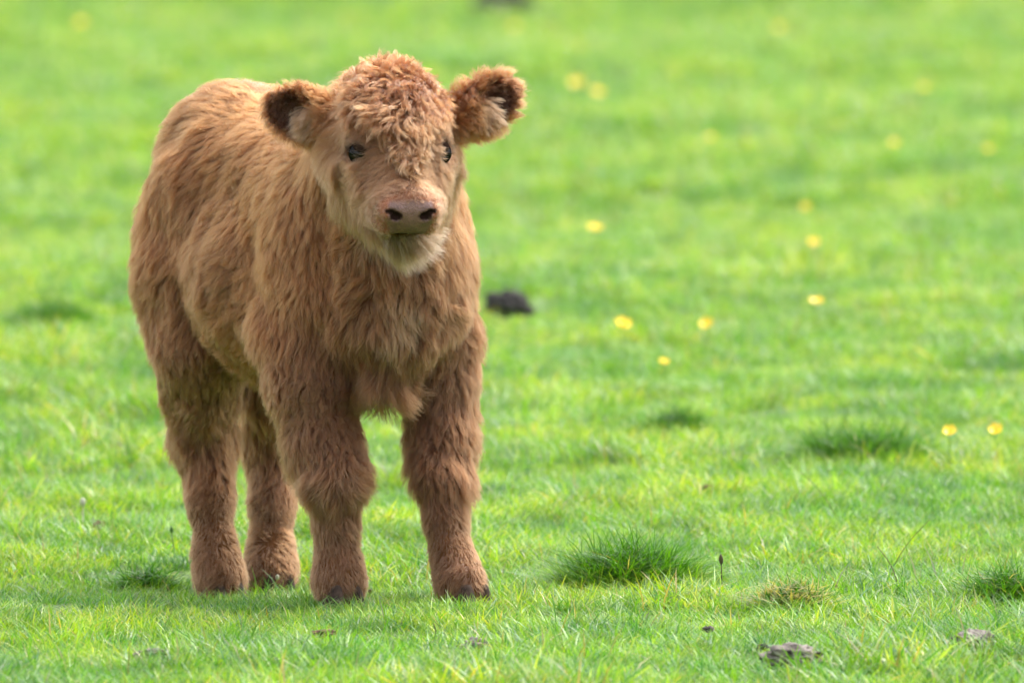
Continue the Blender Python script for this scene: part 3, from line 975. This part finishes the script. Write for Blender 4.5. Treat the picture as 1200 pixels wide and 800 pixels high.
    spread = np.array(target) 
    pts = pts * (1 - kk) + (spread + rootoff * .12) * kk
    # waviness shared within a lock
    ph = RNG.random(n_clump)[near] * 6.28
    amp = (.0020 + .0030 * RNG.random(n_clump)[near]) * (1 - .6 * A['low']) * (1 - .5 * A['head'])
    sd_ = vunit(np.cross(N, D)); tt = np.linspace(0, 1, K)
    wv_ = np.sin(tt[None] * (5.5 + 2 * RNG.random(n_clump)[near][:, None]) + ph[:, None]) - np.sin(ph)[:, None]
    pts += sd_[:, None, :] * (wv_ * tt[None] * amp[:, None])[:, :, None]
    pts += RNG.normal(0, 1, (n, 1, 3)) * (tt[None, :, None] ** 1.5) * .0018
    # ---- colour
    c = np.tile(BROWN, (n, 1))
    g = np.clip(.5 + .55 * noise(P * 5.0, 8) + .2 * noise(P * 20, 9), 0, 1)
    c = mixc(c, GINGER, g * .75)
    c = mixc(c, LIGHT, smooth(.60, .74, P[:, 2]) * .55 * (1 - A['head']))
    c = mixc(c, BROWN * np.array([1.18, 1.22, 1.22]), A['leg'] * .65)
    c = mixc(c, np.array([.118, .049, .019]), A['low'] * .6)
    # cream blaze on the breast
    blaze = np.exp(-(((b[:, 1] + .042 + .02 * noise(P * 20, 4)) / .022) ** 2 + ((b[:, 2] - .435) / .036) ** 2)) * smooth(.04, .09, b[:, 0])
    browner_shade = smooth(-.02, .06, b[:, 0]) * smooth(.50, .40, b[:, 2]) * (1 - A['head'])  # browner chest coat, deepened to paint in the shade between its folds
    c = mixc(c, np.array([.072, .029, .013]), browner_shade * .40)
    c = mixc(c, np.array([.25, .125, .058]), np.clip(blaze * .9, 0, .7))
    # face: beige cheeks, pink brown muzzle, pale chin and throat
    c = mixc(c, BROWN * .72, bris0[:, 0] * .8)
    cheek = A['head'] * smooth(-.002, .05, h[:, 0]) 
    c = mixc(c, np.array([.160, .072, .031]), cheek * .75)
    chin = A['head'] * smooth(-.045, -.062, h[:, 2]) * smooth(.06, .12, h[:, 0]) * smooth(.05, .03, np.abs(h[:, 1]))
    throat = smooth(.085, .03, np.linalg.norm((h - np.array([.13, 0, -.09])) / np.array([1.2, .75, 1]), axis=1)) 
    c = mixc(c, CREAM, np.clip(np.maximum(chin, throat * .8) * .85, 0, 1))
    lip_shade = A['head'] * smooth(.012, .002, np.abs(h[:, 2] + .062)) * smooth(.19, .21, h[:, 0])  # shadow below the mouth, painted into the chin hair
    c = mixc(c, np.array([.055, .030, .018]), lip_shade * .6)
    muz = smooth(.185, .215, h[:, 0]) * smooth(-.052, -.046, h[:, 2])
    c = mixc(c, np.array([.19, .080, .040]), muz * .9)
    eyer = smooth(.038, .022, np.minimum(np.linalg.norm(P - EYES[0][1], axis=1), np.linalg.norm(P - EYES[1][1], axis=1)))
    c = mixc(c, np.array([.055, .024, .012]), eyer * .75)
    L_in = np.zeros(n)
    for (cc, x, w, nn), s in zip(EARS, (-1, 1)):
        q = P - cc
        inner = A['ear'] * smooth(.35, .7, (N @ nn)) * smooth(.040, .02, np.abs(q @ w)) * smooth(-.022, .0, q @ x) * (np.sign(P[:, 0] - POLL[0]) == s) * smooth(.010, .003, q @ nn)
        c = mixc(c, DARKB, inner * .9)
        L_in = np.maximum(L_in, inner)
    pts = pts[:, :1] + (pts - pts[:, :1]) * (1 - .3 * L_in)[:, None, None]
    c *= (RNG.uniform(.75, 1.25, n) * (1 + .42 * (RNG.random(n_clump)[near] - .5)))[:, None]
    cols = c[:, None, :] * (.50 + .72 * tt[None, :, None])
    r0 = np.full(n, .00025) * (1 - .2 * A['head'])
    rad = r0[:, None] * (1 - .72 * tt[None] ** 1.5)
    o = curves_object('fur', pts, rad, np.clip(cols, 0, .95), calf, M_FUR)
    o['label'] = 'long ginger brown coat, paler on chin and breast'

def lock_hair(name, roots, norms, dirs, lens, per, spread, amp, turns, colfn, label, rad=.00026, K=14, lifts=(.12, .90)):
    """curly locks: per hairs in each, sharing one helix"""
    n = len(roots)
    idx = np.repeat(np.arange(n), per)
    N = norms[idx]; D = dirs[idx]
    L = lens[idx] * RNG.uniform(.7, 1.05, len(idx))
    off = RNG.normal(0, 1, (len(idx), 3)); off -= N * (off * N).sum(1, keepdims=True)
    P = roots[idx] + off * spread
    lift = np.repeat(RNG.uniform(lifts[0], lifts[1], n), per)
    pts = grow(P, N, D, L, lift, np.full(len(idx), .35), K)
    cpts = grow(roots, norms, dirs, lens, lift[::per], np.full(n, .35), K)[idx]
    t = np.linspace(0, 1, K)
    k = (.62 * t ** .8)[None, :, None]
    pts = pts * (1 - k) + cpts * k + off[:, None, :] * spread * .25
    ph = np.repeat(RNG.random(n) * 6.28, per) + RNG.normal(0, .25, len(idx))
    tn = np.repeat(RNG.uniform(.7, 1.3, n), per) * turns
    am = np.repeat(RNG.uniform(.5, 1.3, n), per) * amp
    s1 = vunit(np.cross(N, D)); s2 = vunit(np.cross(s1, D))
    a = ph[:, None] + tn[:, None] * 6.283 * t[None]
    env = np.minimum(t * 2.5, 1)[None]
    pts += s1[:, None] * ((np.sin(a) - np.sin(ph)[:, None] * (1 - t)) * env * am[:, None])[:, :, None]
    pts += s2[:, None] * (np.cos(a) * env * am[:, None] * .7)[:, :, None]
    pts += RNG.normal(0, 1, (len(idx), 1, 3)) * (t[None, :, None] ** 1.5) * .0016
    c = colfn(roots)[idx] * (RNG.uniform(.75, 1.25, len(idx)) * np.repeat(RNG.uniform(.62, 1.32, n), per))[:, None]
    cols = c[:, None] * (.42 + .74 * t[None, :, None])
    o = curves_object(name, pts, np.full(len(idx), rad)[:, None] * (1 - .6 * t[None] ** 2), np.clip(cols, 0, .95), calf, M_FUR)
    o['label'] = label

def forelock():
    # the curly mop from the poll down to between the eyes
    hb = hl[:, 1]; ha = hl[:, 0]
    half = .066 - .046 * smooth(.02, .12, ha)
    w = smooth(.022, .036, eyed) * (ishead > .5) * smooth(0, .012, half - np.abs(hb)) * smooth(-.06, -.03, ha) * smooth(.175, .14, ha) * (hl[:, 2] > -.02)
    ip = sample(2600, w.astype(float))
    P = ip(MV); N = vunit(ip(VN))
    h = (P - POLL) @ HEADAX.T
    topk = smooth(.05, -.01, h[:, 0])[:, None]
    D = HA * .9 - UP * .25 + HB * (h[:, 1:2] * 9)
    D = D * (1 - topk) + (HB * h[:, 1:2] * 16 + UP * .7 + HA * .3) * topk
    D = vunit(vunit(D) + noise3(P * 30, 31) * 1.0 + noise3(P * 70, 33) * .6 + RNG.normal(0, .22, P.shape))
    L = .050 - .012 * topk[:, 0] + RNG.uniform(-.010, .012, len(P)) - .016 * smooth(.08, .15, h[:, 0])
    def cf(p):
        q = (p - POLL) @ HEADAX.T
        k = smooth(.02, .10, q[:, 0])
        return mixc(mixc(np.tile(np.array([.112, .036, .0105]), (len(p), 1)), np.array([.20, .095, .040]), k * .6), np.array([.24, .11, .05]), (RNG.random(len(p)) < .25) * .6)
    lock_hair('forelock', P, N, D, L, 11, .0010, .0050, 1.15, cf, 'tousled curly ginger forelock between the ears')

def ear_tufts():
    # pale tufts hanging over the front of each ear
    for (c, x, w, nn) in EARS:
        n = 170
        u = RNG.uniform(-.040, -.010, n); v = RNG.uniform(-.6, 1, n)
        up = w if w[2] > 0 else -w
        P = c + x * u[:, None] + up * (v * .018)[:, None] + nn * .015
        N = np.tile(nn, (n, 1)).astype(float)
        D = vunit(-up * .9 + x * .75 + RNG.normal(0, .30, (n, 3)))
        lock_hair('ear_tuft', P, N, D, RNG.uniform(.022, .036, n), 12, .0022, .0014, .6,
                  lambda p: np.tile(np.array([.20, .100, .050]), (len(p), 1)), 'pale brown hair hanging across the ear opening', rad=.00028, K=8)

_t = time.time()
coat(480000, 20000)
print('coat', time.time() - _t)
forelock(); ear_tufts()
def crown_wisps():
    # loose tips standing up from the top of the mop
    w = (ishead > .5) * smooth(.035, .02, np.abs(hl[:, 1])) * smooth(-.05, -.03, hl[:, 0]) * smooth(.04, .02, hl[:, 0]) * (hl[:, 2] > .02)
    ip = sample(60, w.astype(float))
    P = ip(MV); N = vunit(ip(VN))
    D = vunit(UP + RNG.normal(0, .45, P.shape))
    N = vunit(UP + HB * ((P - POLL) @ HB)[:, None] * 12 + RNG.normal(0, .25, P.shape))
    lock_hair('crown_wisp', P, N, D, RNG.uniform(.032, .044, len(P)), 18, .0018, .0025, .8, lambda p: np.tile(np.array([.15, .050, .017]), (len(p), 1)), 'reddish wisps standing up on the crown', rad=.00028, K=10, lifts=(.8, 1.6))
crown_wisps()

def lashes():
    for s, e in EYES:
        c = e + HB * s * .0075 + HA * .0115 + HC * .001
        out = vunit(HB * s * .75 + HA * .6)
        x_ = vunit(HA - out * np.dot(HA, out)); z_ = np.cross(out, x_)
        if z_[2] < 0: z_ = -z_
        n = 22
        a = RNG.uniform(.15, math.pi - .15, n)
        P = c + out * .0165 * (np.sin(a) ** .5)[:, None] + x_ * (.0165 * np.cos(a))[:, None] + z_ * .0080
        N = np.tile(out, (n, 1))
        D = vunit(z_ * 1.2 + x_ * np.cos(a)[:, None] * .6 + RNG.normal(0, .12, (n, 3)))
        pts = grow(P, N, D, RNG.uniform(.006, .011, n), np.full(n, 1.2), np.full(n, .0), 5)
        o = curves_object('eyelash', pts, np.full((n, 5), .00014), np.full((n, 5, 3), .015), calf, M_FUR)
lashes()

# ------------------------------------------------------------------ eyes and hooves
def uvsphere(r, nu=24, nv=14):
    V, F = [(0, 0, r)], []
    for i in range(1, nv):
        a = math.pi * i / nv
        for j in range(nu):
            b = 2 * math.pi * j / nu
            V.append((r * math.sin(a) * math.cos(b), r * math.sin(a) * math.sin(b), r * math.cos(a)))
    V.append((0, 0, -r))
    for j in range(nu): F.append((0, 1 + j, 1 + (j + 1) % nu))
    for i in range(nv - 2):
        for j in range(nu):
            a = 1 + i * nu + j; b = 1 + i * nu + (j + 1) % nu
            F.append((a, a + nu, b + nu, b))
    L = len(V) - 1; s = 1 + (nv - 2) * nu
    for j in range(nu): F.append((s + j, L, s + (j + 1) % nu))
    return V, F
m_eye = plain('eye', (0.003, 0.002, 0.0015), 0.5, 0.0)
_nt = m_eye.node_tree                                     # wet black eye: a faint clear reflection over black
_g = _nt.nodes.new('ShaderNodeBsdfGlossy'); _g.inputs['Roughness'].default_value = .08
_m = _nt.nodes.new('ShaderNodeMixShader'); _m.inputs[0].default_value = .018
_nt.links.new(_nt.nodes['Principled BSDF'].outputs[0], _m.inputs[1]); _nt.links.new(_g.outputs[0], _m.inputs[2])
_nt.links.new(_m.outputs[0], _nt.nodes['Material Output'].inputs[0])
m_lid = plain('eyelid', (0.014, 0.007, 0.004), 0.8, 0.02)
m_hoof = plain('hoof_horn', (0.060, 0.036, 0.024), 0.8, 0.2, 80, (0.016, 0.010, 0.008), .001)
v, f = uvsphere(.0182)
for s, e in EYES:
    c = e + HB * s * .0070 + HA * .0110 + HC * .001 - ROOT
    o = mesh_obj('eye', v, f, m_eye, calf); o.location = tuple(c)
    # lids: a rim of dark skin round the eyeball
    out = vunit(HB * s * .75 + HA * .6)
    x_ = vunit(HA - out * np.dot(HA, out)); z_ = np.cross(out, x_)
    if z_[2] < 0: z_ = -z_
    for name_, z0, z1, sgn in (('upper_eyelid', .68, 1.0, 1), ('lower_eyelid', .80, 1.0, -1)):
        V, F = [], []
        nu, nv = 22, 7
        for i in range(nv + 1):
            el = math.asin(min(.999, z0 + (z1 - z0) * (i / nv) ** .8))
            rr = .0192 if i > 0 else .0181
            for k in range(nu + 1):
                az = math.radians(-100 + 200 * k / nu)
                V.append(rr * (math.cos(el) * (math.cos(az) * out + math.sin(az) * x_) + sgn * math.sin(el) * z_))
        for i in range(nv):
            for k in range(nu):
                a = i * (nu + 1) + k
                F.append((a, a + 1, a + nu + 2, a + nu + 1) if sgn > 0 else (a, a + nu + 1, a + nu + 2, a + 1))
        mesh_obj(name_, V, F, m_lid, o)

def hoof(p_f, face, gz):
    """two claws pointing along face under the fetlock p_f"""
    V, F = [], []
    fx = vunit(np.array([face[0], face[1], 0])); sx = np.array([-fx[1], fx[0], 0])
    for s in (-1, 1):
        base = len(V)
        rings = 7; sid = 14
        for i in range(rings):
            t = i / (rings - 1)
            z = -.006 + .040 * t
            rl = .031 - .010 * t; rw = .0155 - .0025 * t
            ofs = .014 - .012 * t
            for j in range(sid):
                a = 2 * math.pi * j / sid
                ca, sa = math.cos(a), math.sin(a)
                l = rl * ca * (1.1 if ca > 0 else .8); w = rw * sa * (1 - .35 * max(ca, 0))
                p = fx * (l + ofs + .007) + sx * (w + s * .0165 * (1 - .1 * t)) + np.array([0, 0, z])
                V.append(p)
        for i in range(rings - 1):
            for j in range(sid):
                F.append((base + i * sid + j, base + i * sid + (j + 1) % sid, base + (i + 1) * sid + (j + 1) % sid, base + (i + 1) * sid + j))
        F.append(tuple(base + j for j in range(sid))[::-1]); F.append(tuple(base + (rings - 1) * sid + j for j in range(sid)))
    o = mesh_obj('hoof', V, F, m_hoof, calf)
    o.location = (p_f[0] - ROOT[0], p_f[1] - ROOT[1], gz)
for q, fc in ((LEG_FR[-1], FW), (LEG_FL[-1], FW + np.array([.25, 0, 0])), (LEG_HR[-1], FW), (LEG_HL[-1], FW)):
    hoof(q, fc, float(height(q[0], q[1])[0]))
print('total script', time.time() - _t)
